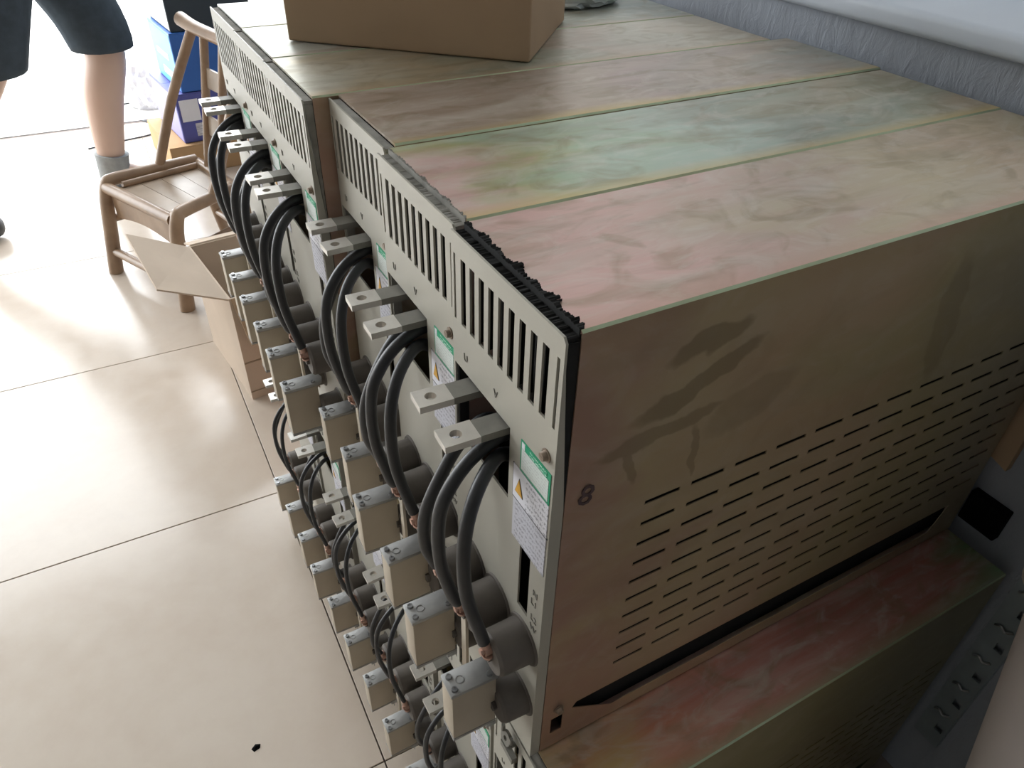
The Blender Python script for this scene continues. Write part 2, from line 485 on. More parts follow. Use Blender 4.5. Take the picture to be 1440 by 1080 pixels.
def plate_mesh():
    b = MB()
    def q(y0, y1, z0, z1):
        b.box(PF, PB, y0, y1, z0, z1)
    q(0, W, 0.0, 0.405)
    q(0, 0.045, 0.405, 0.560); q(0.078, W, 0.405, 0.560)
    q(0, W, 0.560, 0.620)
    q(0, 0.122, 0.620, 0.765); q(0.308, W, 0.620, 0.765)
    q(0, W, 0.765, 0.850)
    y = 0.0
    for k in range(11):
        yc = 0.012 + 0.0291 * k
        w = 0.0032 if k in (0, 10) else 0.0080
        q(y, yc - w, 0.850, 0.962)
        y = yc + w
    q(y, W, 0.850, 0.962)
    b.prism([(0, 0.962), (W, 0.962), (W, 0.995), (0.006, 0.995), (0, 0.988)], 0, PF, PB)
    # folded rim on the near side
    b.prism([(PB, 0.0), (-0.0016, 0.0), (-0.0016, 0.70), (PB, 0.95)], 1, 0.0, 0.0025)
    return b.mesh('front_plate', M_plate, scale=S)

def gasket_mesh(level):
    b = MB()
    b.prism([(PB, 0.985), (-0.001, 0.985), (-0.001, 0.70)], 1, 0.002, 0.012)
    b.box(PB, -0.001, W - 0.012, W - 0.002, 0.02, 0.985)
    if level == 0:
        b.box(PB, 0.0, 0.004, W - 0.004, 0.97, 0.992)
        return b.mesh('gasket', M_dust, scale=S)
    # ragged fibrous upper edge
    rnd = random.Random(3)
    n = 150
    hs = [rnd.uniform(0.001, 0.006) for _ in range(n + 1)]
    for i in range(n):
        ya, yb = 0.004 + (W - 0.008) * i / n, 0.004 + (W - 0.008) * (i + 1) / n
        sp = 0.5 + 0.5 * math.sin(i * 0.21 + 0.6) * math.sin(i * 0.057)
        deep = (0.002 + rnd.uniform(0.3, 1) * 0.014 * sp) if level == 2 else (0.0005 + rnd.uniform(0, 0.006) * sp)
        k = 1.0 if level == 2 else 0.5
        b.prism([(ya, 0.97), (yb, 0.97), (yb, 0.990 + 0.6 * hs[i + 1] * k), (ya, 0.990 + 0.6 * hs[i] * k)], 0, PB + 0.001, -0.002)
        b.prism([(ya, 0.99), (yb, 0.99), (yb, 1.0 + 0.7 * hs[i + 1] * k), (ya, 1.0 + 0.7 * hs[i] * k)], 0, -0.002, deep)
    return b.mesh('gasket', M_gasket if level == 2 else M_dust, scale=S)

def bar_mesh():
    b = MB()
    # flat bar with a drilled end: strips around an octagonal hole
    x0, x1, y0, y1, z0, z1 = -0.118, -0.062, -0.021, 0.021, -0.006, 0.006
    cx, r, n = -0.093, 0.0095, 12
    hole = [(cx + r * math.cos(2 * math.pi * i / n), r * math.sin(2 * math.pi * i / n)) for i in range(n)]
    out = []
    for i in range(n):
        a = 2 * math.pi * i / n
        dx, dy = math.cos(a), math.sin(a)
        k = min((x1 - cx) / dx if dx > 1e-6 else 9, (x0 - cx) / dx if dx < -1e-6 else 9,
                y1 / dy if dy > 1e-6 else 9, y0 / dy if dy < -1e-6 else 9)
        out.append((cx + dx * k, dy * k))
    v = [(p[0], p[1], z) for z in (z0, z1) for p in hole + out]
    f = []
    for i in range(n):
        j = (i + 1) % n
        f += [(i, j, n + j, n + i), (2 * n + i, 3 * n + i, 3 * n + j, 2 * n + j), (i, 2 * n + i, 2 * n + j, j), (n + i, n + j, 3 * n + j, 3 * n + i)]
    b.add(v, f)
    # fill the four corners the fan leaves
    for (sx, sy) in ((x0, y0), (x0, y1), (x1, y0), (x1, y1)):
        near = sorted(out, key=lambda p: (p[0] - sx) ** 2 + (p[1] - sy) ** 2)
        ea = [p for p in near if abs(p[0] - sx) < 1e-6][:1]
        eb = [p for p in near if abs(p[1] - sy) < 1e-6][:1]
        if ea and eb and ea[0] != eb[0]:
            b.prism([(sx, sy), ea[0], eb[0]], 2, z0, z1)
    return b.mesh('busbar', M_tin, scale=S)

def ins_mesh(L, r):
    b = MB()
    b.cyl((PF, 0, 0), (-L, 0, 0), r, r * 0.97, 28)
    b.cyl((-L, 0, 0), (-L - 0.006, 0, 0), r * 0.97, r * 0.86, 28)
    b.cyl((PF, 0, 0), (PF - 0.003, 0, 0), r * 1.16, r * 1.12, 28)
    b.cyl((-L - 0.006, 0, 0), (-L - 0.014, 0, 0), 0.011, seg=6)
    return b.mesh('insulator', M_ins, True, scale=S)

def fuse_meshes():
    body = MB().box(-0.0435, 0.0435, -0.0235, 0.0235, -0.07, 0.07).mesh('fuse', M_ceramic, True, 0.0012, S)
    p = MB()
    p.prism([(-0.045, -0.024), (0.045, -0.024), (0.056, -0.018), (0.062, 0.0), (0.056, 0.018), (0.045, 0.024), (-0.045, 0.024)], 2, 0, 0.009)
    top = p.mesh('end_plate', M_fplate, True, 0.0007, S)
    p = MB(); p.box(-0.044, 0.044, -0.0235, 0.0235, -0.007, 0)
    bot = p.mesh('end_plate', M_fplate, scale=S)
    s = MB(); s.cyl((0, 0, 0), (0, 0, 0.0042), 0.0062, 0.0055, 12); s.ring((0, 0, 0.0042), (0, 0, 1), 0.0028, 0.0055, 0.001, 12)
    scr = s.mesh('screw', M_screw, scale=S)
    ri = MB().ring((0, 0, 0), (0, 0, 1), 0.0062, 0.0082, 0.0012, 20).mesh('stamped_ring', M_fplate, scale=S)
    tb = MB(); tb.box(-0.010, 0.010, -0.002, 0.004, -0.012, 0.0); tb.cyl((0.0, 0.001, -0.03), (0.0, 0.001, -0.012), 0.0014, seg=8)
    tab = tb.mesh('indicator_tab', M_screw, scale=S)
    return body, top, bot, scr, ri, tab

C_PATH = [
    [(0.05, 0.165, 0.63), (0.0, 0.150, 0.680), (-0.042, 0.128, 0.708), (-0.09, 0.098, 0.682), (-0.118, 0.08, 0.61), (-0.121, 0.071, 0.50), (-0.103, 0.058, 0.40), (-0.098, 0.054, 0.375)],
    [(0.05, 0.165, 0.69), (0.0, 0.152, 0.728), (-0.056, 0.145, 0.720), (-0.103, 0.141, 0.681), (-0.131, 0.140, 0.617), (-0.133, 0.142, 0.507), (-0.112, 0.146, 0.40), (-0.102, 0.148, 0.372)],
    [(0.05, 0.25, 0.64), (0.0, 0.243, 0.682), (-0.05, 0.236, 0.655), (-0.093, 0.232, 0.590), (-0.119, 0.234, 0.520), (-0.121, 0.239, 0.44), (-0.106, 0.242, 0.385), (-0.099, 0.243, 0.365)],
]
INS = [(0.050, 0.335), (0.146, 0.335), (0.241, 0.335)]
cable_me = [MB().tube(p, 0.0112, 12, 5).mesh('cable', M_cable, True, scale=S) for p in C_PATH]
cable_low = [MB().tube(p, 0.0070, 10, 5).mesh('cable', M_cable, True, scale=S) for p in C_PATH]
lug_me = []
for p, (iy, iz) in zip(C_PATH, INS):
    e = Vector(p[-1]); e2 = Vector(p[-2])
    d = (e - e2).normalized()
    b = MB()
    b.tube([e - d * 0.004, e + d * 0.010, e + d * 0.020], [0.0085, 0.0090, 0.006], 10, 3)
    q = e + d * 0.022
    b.cyl((q.x + 0.012, q.y, q.z), (q.x - 0.006, q.y, q.z), 0.0105, seg=12)
    b.cyl((q.x - 0.006, q.y, q.z), (q.x - 0.013, q.y, q.z), 0.007, seg=6)
    b.ring((q.x - 0.0, q.y - 0.004, q.z - 0.012), (0, 0, 1), 0.004, 0.010, 0.005, 12)
    lug_me.append(b.mesh('lug', M_copper, True, scale=S))

plate_me = plate_mesh(); gasket_mes = [gasket_mesh(k) for k in range(3)]; bar_me = bar_mesh()
sleeve_me = MB().box(-0.064, 0.055, -0.0195, 0.0195, -0.0075, 0.0055).mesh('sleeve', M_sleeve, scale=S)
ins_me = ins_mesh(0.082, 0.043); ins2_me = ins_mesh(0.070, 0.041)
FUSE = fuse_meshes()
core_me = MB().box(0.06, D - 0.03, 0.022, W - 0.012, 0.012, 0.985).mesh('shade_core', M_core, scale=S)  # near-black block added so slots and openings look dark inside
fins = MB()
for k in range(12):
    fins.box(0.012, 0.06, 0.02 + 0.0245 * k, 0.024 + 0.0245 * k, 0.80, 0.975)
fin_me = fins.mesh('heat_sink', mat('fin_shade', (0.018, 0.018, 0.016), 0.8, 0.2, 0.3, 30), scale=S)  # shade behind the vent slots put into the fin colour
strip_me = MB().box(-0.092, -0.086, 0.138, 0.156, 0.10, 0.345).mesh('link_strip', M_strip, scale=S)
bolt_b = MB(); bolt_b.ring((0, 0, 0), (-1, 0, 0), 0.001, 0.0105, 0.002, 16); bolt_b.cyl((-0.002, 0, 0), (-0.009, 0, 0), 0.0075, 0.0065, 12); bolt_b.box(-0.0095, -0.0088, -0.005, 0.005, -0.0012, 0.0012)
bolt_me = bolt_b.mesh('bolt', mat('dull_brass_bolt', (0.36, 0.29, 0.23), 0.45, 0.7, 0.3, 60), True, scale=S)
lug_b = MB()
lug_b.ring((0, 0, 0), (-1, 0, 0.25), 0.006, 0.017, 0.006, 20)
lug_b.box(-0.012, 0.0, -0.040, 0.008, -0.030, -0.012)
for a in (-0.020, 0.014):
    lug_b.cyl((-0.003, a, 0.012), (-0.003, a, 0.030), 0.005, 0.004, 8)
lug_b.cyl((0.012, -0.01, -0.02), (-0.004, -0.01, -0.02), 0.006, seg=8)
gl_me = lug_b.mesh('ground_terminal', M_sleeve, True, scale=S)

# labels on the front plate
LX = PF - 0.0012
def flat(y0, y1, z0, z1, x=LX, t=0.0012):
    return MB().box(x, x + t, y0, y1, z0, z1)
lab_green = flat(0.006, 0.088, 0.713, 0.772).mesh('green_label', M_green, scale=S)
lab_green_in = flat(0.010, 0.084, 0.718, 0.758, LX - 0.0006).mesh('printed_panel', M_print3, scale=S)
lab_word = flat(0.016, 0.074, 0.760, 0.770, LX - 0.0006).mesh('wordmark', M_wordmark, scale=S)
lab_logo = flat(0.076, 0.084, 0.759, 0.770, LX - 0.0006).mesh('emblem', M_white, scale=S)
lab_warn = flat(0.006, 0.106, 0.645, 0.711).mesh('warning_label', M_print1, scale=S)
lab_rim = MB().box(LX + 0.0002, LX + 0.0014, 0.0035, 0.1075, 0.6425, 0.645).box(LX + 0.0002, LX + 0.0014, 0.106, 0.1075, 0.645, 0.712).mesh('dark_edge', M_ink, scale=S)
tri = MB().prism([(0.097, 0.662), (0.076, 0.662), (0.0865, 0.692)], 0, LX - 0.0012, LX - 0.0004).mesh('warning_triangle', M_yellow, scale=S)
tri2 = MB().prism([(0.0985, 0.6605), (0.0745, 0.6605), (0.0865, 0.6945)], 0, LX - 0.0007, LX).mesh('triangle_border', M_ink, scale=S)
lab_info = flat(0.006, 0.104, 0.557, 0.6425).mesh('instruction_label', M_print2, scale=S)

def text_mesh(s, size, m):
    cu = bpy.data.curves.new('t', 'FONT')
    cu.body = s; cu.size = size; cu.extrude = 0.0003; cu.align_x = 'CENTER'; cu.align_y = 'CENTER'; cu.resolution_u = 2
    o = bpy.data.objects.new('t', cu)
    scene.collection.objects.link(o)
    dg = bpy.context.evaluated_depsgraph_get(); dg.update()
    me = bpy.data.meshes.new_from_object(o.evaluated_get(dg))
    bpy.data.objects.remove(o); bpy.data.curves.remove(cu)
    me.materials.clear(); me.materials.append(m)
    return me
M_stamp = mat('stamped_grey', (0.24, 0.23, 0.20), 0.7, 0, 0.2, 40)
tm = {c: text_mesh(c, 0.0085, M_stamp) for c in ('U', 'V', 'W', 'N', 'L1', 'L2')}
ROT_FRONT = (math.radians(90), 0, math.radians(-90))      # text facing -x

def cabinet(x, y, z, rot, label, house, side, gk=0, cables=None):
    c = thing('power_cabinet', label, 'cabinet', (x, y, z), rot, 'zinc plated power cabinets stacked in two rows')
    link('housing', house, c); link('side_panel', side, c)
    link('shade_core', core_me, c); link('heat_sink', fin_me, c)
    fp = link('front_plate', plate_me, c); link('gasket', gasket_mes[gk], c)
    for by in (0.150, 0.246):
        jx = random.uniform(-0.004, 0.004)
        br = link('busbar', bar_me, c, (jx * S, by * S, 0.752 * S), (0, 0, random.uniform(-0.05, 0.05)))
        link('sleeve', sleeve_me, br)
    for iy, iz in INS:
        link('insulator', ins_me, c, (0, iy * S, iz * S))
    for iy in (0.050, 0.222):
        link('insulator', ins2_me, c, (0, iy * S, 0.165 * S))
    for cm, lm in zip(cables or cable_me, lug_me):
        cb = link('cable', cm, c); tag(link('lug', lm, cb), 'copper cable lug')
    link('link_strip', strip_me, c)
    for fy in (0.075, 0.243):
        fu = link('fuse', FUSE[0], c, ((-0.1165 + random.uniform(-0.004, 0.004)) * S, fy * S, 0.176 * S), (0, 0, random.uniform(-0.05, 0.05)))
        tag(fu, 'tan ceramic block fuse')
        link('end_plate', FUSE[1], fu, (0, 0, 0.07 * S)); link('end_plate', FUSE[2], fu, (0, 0, -0.07 * S))
        for sx, sy in ((-0.034, 0.013), (-0.034, -0.014), (0.034, -0.014)):
            link('screw', FUSE[3], fu, (sx * S, sy * S, 0.079 * S))
        link('stamped_ring', FUSE[4], fu, (-0.018 * S, 0.001 * S, 0.079 * S))
        link('indicator_tab', FUSE[5], fu, (0.034 * S, -0.022 * S, -0.075 * S))
    g = link('green_label', lab_green, c); link('printed_panel', lab_green_in, g); link('wordmark', lab_word, g); link('emblem', lab_logo, g)
    w = link('warning_label', lab_warn, c); link('warning_triangle', tri, w); link('triangle_border', tri2, w); link('dark_edge', lab_rim, w)
    link('instruction_label', lab_info, c)
    link('bolt', bolt_me, c, (PF * S, 0.022 * S, 0.796 * S))
    link('bolt', bolt_me, c, (PF * S, 0.298 * S, 0.06 * S))
    for ch, ty, tz in (('U', 0.268, 0.795), ('V', 0.168, 0.795), ('N', 0.024, 0.49), ('L1', 0.026, 0.465), ('L2', 0.024, 0.425), ('W', 0.023, 0.40)):
        link('stamped_letter', tm[ch], c, ((PF - 0.0006) * S, ty * S, tz * S), ROT_FRONT)
    return c

TAUPE = (0.44, 0.36, 0.29)
tops = [
    ([PINK, PINK, (0.50, 0.38, 0.31), KHAKI, (0.46, 0.37, 0.25), (0.50, 0.38, 0.27), (0.44, 0.38, 0.25)], (0.52, 0.34, 0.27)),
    ([PINK, (0.42, 0.42, 0.22), GREEN, (0.40, 0.49, 0.40), (0.42, 0.52, 0.45), (0.33, 0.38, 0.32), (0.30, 0.34, 0.28), (0.36, 0.38, 0.29), (0.40, 0.38, 0.28), (0.46, 0.38, 0.27)], GOLD),
    ([BROWN, BROWN, TAUPE, (0.44, 0.34, 0.31), (0.40, 0.34, 0.30), TAUPE, (0.36, 0.38, 0.34)], GOLD),
    ([(0.50, 0.49, 0.40), KHAKI, (0.36, 0.40, 0.32), TAUPE, (0.42, 0.40, 0.33), (0.48, 0.42, 0.34)], (0.50, 0.38, 0.25)),
    ([(0.50, 0.52, 0.46), STEEL, (0.40, 0.42, 0.36), (0.28, 0.31, 0.27), (0.30, 0.33, 0.30)], TAUPE),  # dark green-grey end holds this top's shade in its colour
    ([(0.52, 0.55, 0.52), STEEL, MINT, (0.28, 0.31, 0.27)], TAUPE),  # last stop again has the shade mixed into the sheet colour
]
up_y = [0.0, 0.320, 0.648, 0.966, 1.286, 1.606]
up_x = [0.0, 0.008, 0.026, -0.028, -0.026, -0.024]
up_lab = [
    'zinc-plated cabinet ending the upper row, slotted side panel exposed and marked 8',
    'upper-row zinc-plated cabinet next to the one with the exposed slotted side',
    'upper-row zinc-plated cabinet set back beside one whose front juts out',
    'upper-row zinc-plated cabinet jutting forward, a strip of its side showing',
    'upper-row zinc-plated cabinet under the brown carton, second of the three jutting forward',
    'zinc-plated cabinet ending the upper row on the bamboo chair side',
]
house_u, side_u = [], []
for k in range(6):
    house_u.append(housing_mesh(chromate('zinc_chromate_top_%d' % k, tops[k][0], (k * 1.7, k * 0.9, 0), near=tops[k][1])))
SMEARS = [(0.066, 0.400, 0.120, 0.412, 0.010, 0.5), (0.052, 0.360, 0.135, 0.392, 0.010, 0.5), (0.022, 0.340, 0.112, 0.350, 0.008, 0.45),
          (0.097, 0.340, 0.101, 0.292, 0.004, 0.4), (0.120, 0.335, 0.165, 0.350, 0.020, 0.2), (0.040, 0.345, 0.050, 0.312, 0.005, 0.4),
          (0.330, 0.40, 0.350, 0.30, 0.016, 0.25), (0.42, 0.42, 0.45, 0.36, 0.012, 0.3)]
M_side = chromate('zinc_chromate_side', [(0.40, 0.25, 0.19), (0.47, 0.37, 0.22), (0.46, 0.34, 0.21), (0.41, 0.34, 0.19), (0.36, 0.31, 0.20), (0.33, 0.29, 0.20)], (0.3, 0, 0.2), stain=SMEARS, brush=0.3)
side_me = side_mesh(M_side)
ZL, ZU = 0.006, 1.02 * S
cabs = []
for k in range(6):
    cabs.append(cabinet(up_x[k] * S, up_y[k] * S, ZU, 0.0, up_lab[k], house_u[k], side_me, (2, 1, 0, 0, 0, 0)[k]))
M_low = chromate('zinc_chromate_low', [GOLD, (0.60, 0.25, 0.16), (0.55, 0.24, 0.20), (0.48, 0.21, 0.18), (0.42, 0.18, 0.15), (0.16, 0.34, 0.16)], (4.1, 2.0, 1), near=(0.32, 0.34, 0.22))
M_lowside = chromate('zinc_chromate_low_side', [OLIVE, (0.34, 0.29, 0.15), (0.28, 0.25, 0.13), (0.24, 0.22, 0.13)], (2.1, 0, 3), brush=0.3)
side_low = side_mesh(M_lowside)
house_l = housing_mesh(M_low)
low_y = [-0.166, 0.172, 0.508, 0.846, 1.184, 1.522]
low_x = [-0.0, 0.005, -0.002, -0.012, -0.025, -0.03]
low_lab = [
    'floor-level zinc-plated cabinet poking out beneath the exposed slotted side panel',
    'floor-level zinc-plated cabinet second from the slotted end of the row',
    'floor-level zinc-plated cabinet third from the slotted end of the row',
    'floor-level zinc-plated cabinet fourth from the slotted end of the row',
    'floor-level zinc-plated cabinet fifth from the slotted end, next to the last',
    'last floor-level zinc-plated cabinet, beside the open carton',
]
lows = []
for k in range(6):
    lows.append(cabinet(low_x[k] * S, low_y[k] * S, ZL, 0, low_lab[k], house_l, side_low, 0, cable_low))
foot_me = MB().cyl((0, 0, -ZL / 1.0), (0, 0, 0.0005), 0.012, seg=12).mesh('foot', M_black)
for c in lows:
    for fx in (0.06, 1.18):
        for fy in (0.05, 0.26):
            link('foot', foot_me, c, (fx * S, fy * S, 0))
# upper cabinets stand on thin runners on the lower tier
run_me = MB().box(0.02, 1.2, 0.02, 0.035, -(1.02 - 1.0) + ZL / S, 0.0).box(0.02, 1.2, 0.28, 0.295, -(1.02 - 1.0) + ZL / S, 0.0).mesh('runner', M_black, scale=S)
for c in cabs:
    link('runner', run_me, c)
# a ground terminal at the foot of the end cabinet, and its hand-written number
tag(link('ground_terminal', gl_me, lows[0], ((PF - 0.012) * S, 0.234 * S, 0.975 * S)), 'grey ring terminal with two studs')
num = text_mesh('8', 0.024, mat('purple_marker', (0.10, 0.06, 0.065), 0.6, 0, 0.3, 40))
link('handwritten_number', num, cabs[0], (0.034 * S, -0.0006, 0.712 * S), (math.radians(90), math.radians(12), 0))
link('bolt', bolt_me, cabs[0], (0.034 * S, -0.0005, 0.135 * S), (0, 0, math.radians(90)))

# ------------------------------------------------------------------ cartons
def carton(name, label, p, q, depth, z, h, m, cat='box', open_top=False):
    """a closed carton: p-q is the bottom front edge, depth goes to the left of p->q"""
    p, q = Vector(p), Vector(q)
    L = (q - p).length
    a = math.atan2(q.y - p.y, q.x - p.x)
    t = thing(name, label, cat, (p.x, p.y, z), a)
    return t, L

t, L = carton('carton', 'closed brown cardboard carton lying on top of the upper cabinets', (0.0216, 0.6257), (0.223, 0.445), 0.205, 2.0215 * S, 0.2, M_card)
DEP, HH = 0.205, 0.19
link('body', MB().box(0, L, 0, DEP, 0.0, HH).mesh('body', M_card, bevel=0.002), t)
link('flap', MB().box(0.001, L - 0.001, 0.001, DEP / 2 - 0.001, HH, HH + 0.003).mesh('flap', M_card), t)
link('flap', MB().box(0.001, L - 0.001, DEP / 2 + 0.001, DEP - 0.001, HH, HH + 0.003).mesh('flap', M_card), t)
link('tape', MB().box(L, L + 0.0006, 0.07, 0.12, HH - 0.055, HH).box(0, L, 0.08, 0.12, HH + 0.003, HH + 0.0036).mesh('tape', mat('clear_tape', (0.62, 0.60, 0.55), 0.25, 0, 0.1, 10)), t)

# open carton on the floor at the end of the row
p, q = Vector((-0.082, 1.465)), Vector((-0.049, 1.187))
a = math.atan2(q.y - p.y, q.x - p.x)          # local x runs along the visible left side, towards the camera
t = thing('open_carton', 'open brown cardboard carton on the floor, its side flap raised', 'box', (p.x, p.y, 0), a)
L = (q - p).length; DEP = 0.27; HH = 0.27; th = 0.004
b = MB()
b.box(0, L, 0, th, 0, HH); b.box(0, L, DEP - th, DEP, 0, HH)
b.box(0, th, th, DEP - th, 0, HH); b.box(L - th, L, th, DEP - th, 0, HH); b.box(th, L - th, th, DEP - th, 0, th)
link('body', b.mesh('body', M_card2), t)
def flap(pts, m=M_card2):
    fb = MB()
    P3 = [Vector(v) for v in pts]
    n = (P3[1] - P3[0]).cross(P3[2] - P3[0]).normalized() * 0.0035
    fb.add(P3 + [v + n for v in P3], [(0, 1, 2, 3), (7, 6, 5, 4), (0, 4, 5, 1), (1, 5, 6, 2), (2, 6, 7, 3), (3, 7, 4, 0)])
    link('flap', fb.mesh('flap', m), t)
flap([(0, 0, HH), (L, 0, HH), (L - 0.02, -0.125, HH + 0.055), (0.0, -0.12, HH + 0.065)])
flap([(0, 0.004, HH), (0, DEP - 0.004, HH), (-0.10, DEP - 0.01, HH - 0.04), (-0.10, 0.01, HH - 0.04)])
flap([(0, DEP, HH), (L, DEP, HH), (L, DEP + 0.10, HH - 0.05), (0, DEP + 0.10, HH - 0.05)])
flap([(L, 0.004, HH), (L, DEP - 0.004, HH), (L + 0.055, DEP - 0.01, HH - 0.09), (L + 0.055, 0.012, HH - 0.09)], M_card)
link('tape', MB().box(L, L + 0.0006, 0.0, DEP, 0.10, 0.104).box(L, L + 0.0006, 0.0, DEP, 0.02, 0.023).mesh('tape', M_card_in), t)

# ------------------------------------------------------------------ bamboo chair
ch = thing('bamboo_chair', 'low brown bamboo chair with bent-cane frame and slatted seat', 'chair', (-0.04, 1.87, 0))
o = Vector((-0.04, 1.87, 0))
def cp(*pts):
    return [Vector(v) - o for v in pts]
Af, At = (-0.26, 1.955, 0.0), (-0.219, 1.962, 0.255)
Bf, Bt = (-0.113, 1.655, 0.0), (-0.085, 1.662, 0.255)
Ct, Dt = (0.035, 2.03, 0.255), (0.10, 1.785, 0.255)
Cf, Df = (0.075, 2.06, 0.0), (0.15, 1.79, 0.0)
def V(a, b, s, z=None):
    r = Vector(a).lerp(Vector(b), s)
    if z is not None:
        r.z = z
    return r
def bend(f, tp, back):
    """front leg that bends over and runs back as the seat rail"""
    tp = Vector(tp)
    return cp(f, V(f, tp, 0.45), V(f, tp, 0.82), tp + Vector((0.006, 0.0, 0.0)), V(tp, back, 0.10) + Vector((0, 0, 0.010)), V(tp, back, 0.5, 0.265), V(back, tp, 0.0, 0.262))
for f, tp, bk in ((Af, At, Ct), (Bf, Bt, Dt)):
    link('bent_leg', MB().tube(bend(f, tp, bk), [0.020, 0.019, 0.018, 0.0175, 0.017, 0.016, 0.016], 14, 6).mesh('bent_leg', M_bamboo, True), ch)
for f, tp in ((Cf, Ct), (Df, Dt)):
    link('rear_leg', MB().tube(cp(f, V(f, tp, 0.5), tp), 0.0155, 12, 3).mesh('rear_leg', M_bamboo, True), ch)
link('seat_rail', MB().tube(cp(V(At, Bt, 0.03, 0.250), V(At, Bt, 0.97, 0.250)), 0.016, 12, 4).mesh('seat_rail', M_bamboo, True), ch)
link('seat_rail', MB().tube(cp(V(Ct, Dt, 0.0, 0.255), V(Ct, Dt, 1.0, 0.255)), 0.015, 12, 4).mesh('seat_rail', M_bamboo, True), ch)
# apron under the front rail, scalloped lower edge
n = 12
ap = MB()
for i in range(n):
    s0, s1 = 0.06 + 0.88 * i / n, 0.06 + 0.88 * (i + 1) / n
    pa, pb = V(At, Bt, s0) - o, V(At, Bt, s1) - o
    z0 = 0.158 + 0.026 * math.sin(math.pi * s0) ; z1 = 0.158 + 0.026 * math.sin(math.pi * s1)
    nn = Vector((0.010, 0.005, 0))
    vs4 = [Vector((pa.x, pa.y, z0)), Vector((pb.x, pb.y, z1)), Vector((pb.x, pb.y, 0.238)), Vector((pa.x, pa.y, 0.238))]
    ap.add(vs4 + [v + nn for v in vs4], [(0, 1, 2, 3), (7, 6, 5, 4), (0, 4, 5, 1), (1, 5, 6, 2), (2, 6, 7, 3), (3, 7, 4, 0)])
link('apron', ap.mesh('apron', M_bamboo), ch)
# seat slats run from side to side
ns = 4
for i in range(ns):
    s0, s1 = 0.08 + 0.86 * i / ns, 0.08 + 0.86 * (i + 0.975) / ns
    c4 = [V(V(At, Ct, s0), V(Bt, Dt, s0), 0.09), V(V(At, Ct, s1), V(Bt, Dt, s1), 0.09), V(V(At, Ct, s1), V(Bt, Dt, s1), 0.93), V(V(At, Ct, s0), V(Bt, Dt, s0), 0.93)]
    sb = MB()
    lo = [Vector((v.x, v.y, 0.244)) - o for v in c4]; hi = [Vector((v.x, v.y, 0.250)) - o for v in c4]
    sb.add(lo + hi, [(3, 2, 1, 0), (4, 5, 6, 7), (0, 1, 5, 4), (1, 2, 6, 5), (2, 3, 7, 6), (3, 0, 4, 7)])
    link('seat_slat', sb.mesh('seat_slat', M_slat), ch)
for e in (0.10, 0.92):
    link('inner_rail', MB().tube(cp(V(V(At, Ct, 0.12, 0.256), V(Bt, Dt, 0.12, 0.256), e), V(V(At, Ct, 0.95, 0.256), V(Bt, Dt, 0.95, 0.256), e)), 0.0095, 10, 3).mesh('inner_rail', M_bamboo, True), ch)
# stretchers
for pa, pb, r in ((V(Af, At, 0.26), V(Bf, Bt, 0.26), 0.012), (V(Af, At, 0.62), V(Cf, Ct, 0.62), 0.011), (V(Bf, Bt, 0.62), V(Df, Dt, 0.62), 0.011), (V(Cf, Ct, 0.35), V(Df, Dt, 0.35), 0.011)):
    link('stretcher', MB().tube(cp(pa, pb), r, 10, 3).mesh('stretcher', M_bamboo, True), ch)
# back: leaning posts, top rail, splat
TL, TR = Vector((0.092, 2.055, 0.618)), Vector((0.185, 1.78, 0.605))
PL, PR = V(At, Ct, 0.58, 0.262), V(Bt, Dt, 0.58, 0.262)
link('back_post', MB().tube(cp(PL, V(PL, TL, 0.5), V(TL, TR, 0.09) + Vector((0, 0, -0.01))), 0.0135, 12, 4).mesh('back_post', M_bamboo, True), ch)
link('back_post', MB().tube(cp(PR, V(PR, TR, 0.5), V(TL, TR, 0.91) + Vector((0, 0, -0.01))), 0.0135, 12, 4).mesh('back_post', M_bamboo, True), ch)
link('top_rail', MB().tube(cp(TL - (TR - TL) * 0.08 + Vector((0, 0, 0.008)), V(TL, TR, 0.2), V(TL, TR, 0.8), TR + (TR - TL) * 0.08), [0.019, 0.0175, 0.0175, 0.019], 14, 4).mesh('top_rail', M_bamboo, True), ch)
for s in (0.30, 0.62):
    link('splat_upright', MB().tube(cp(V(Ct, Dt, s, 0.255), V(TL, TR, s) + Vector((0, 0, -0.01))), 0.012, 10, 4).mesh('splat_upright', M_bamboo, True), ch)
for k in range(2):
    u0 = 0.28 + 0.34 * k
    pa = V(V(Ct, Dt, 0.30), V(TL, TR, 0.30), u0) - o; pb = V(V(Ct, Dt, 0.62), V(TL, TR, 0.62), u0) - o
    up = (TL - Vector(Ct)).normalized() * 0.05; nn = Vector((0.006, 0.002, 0))
    q4 = [pa, pb, pb + up, pa + up]
    sb = MB().add(q4 + [v + nn for v in q4], [(0, 1, 2, 3), (7, 6, 5, 4), (0, 4, 5, 1), (1, 5, 6, 2), (2, 6, 7, 3), (3, 7, 4, 0)])
    link('splat_board', sb.mesh('splat_board', M_slat), ch)

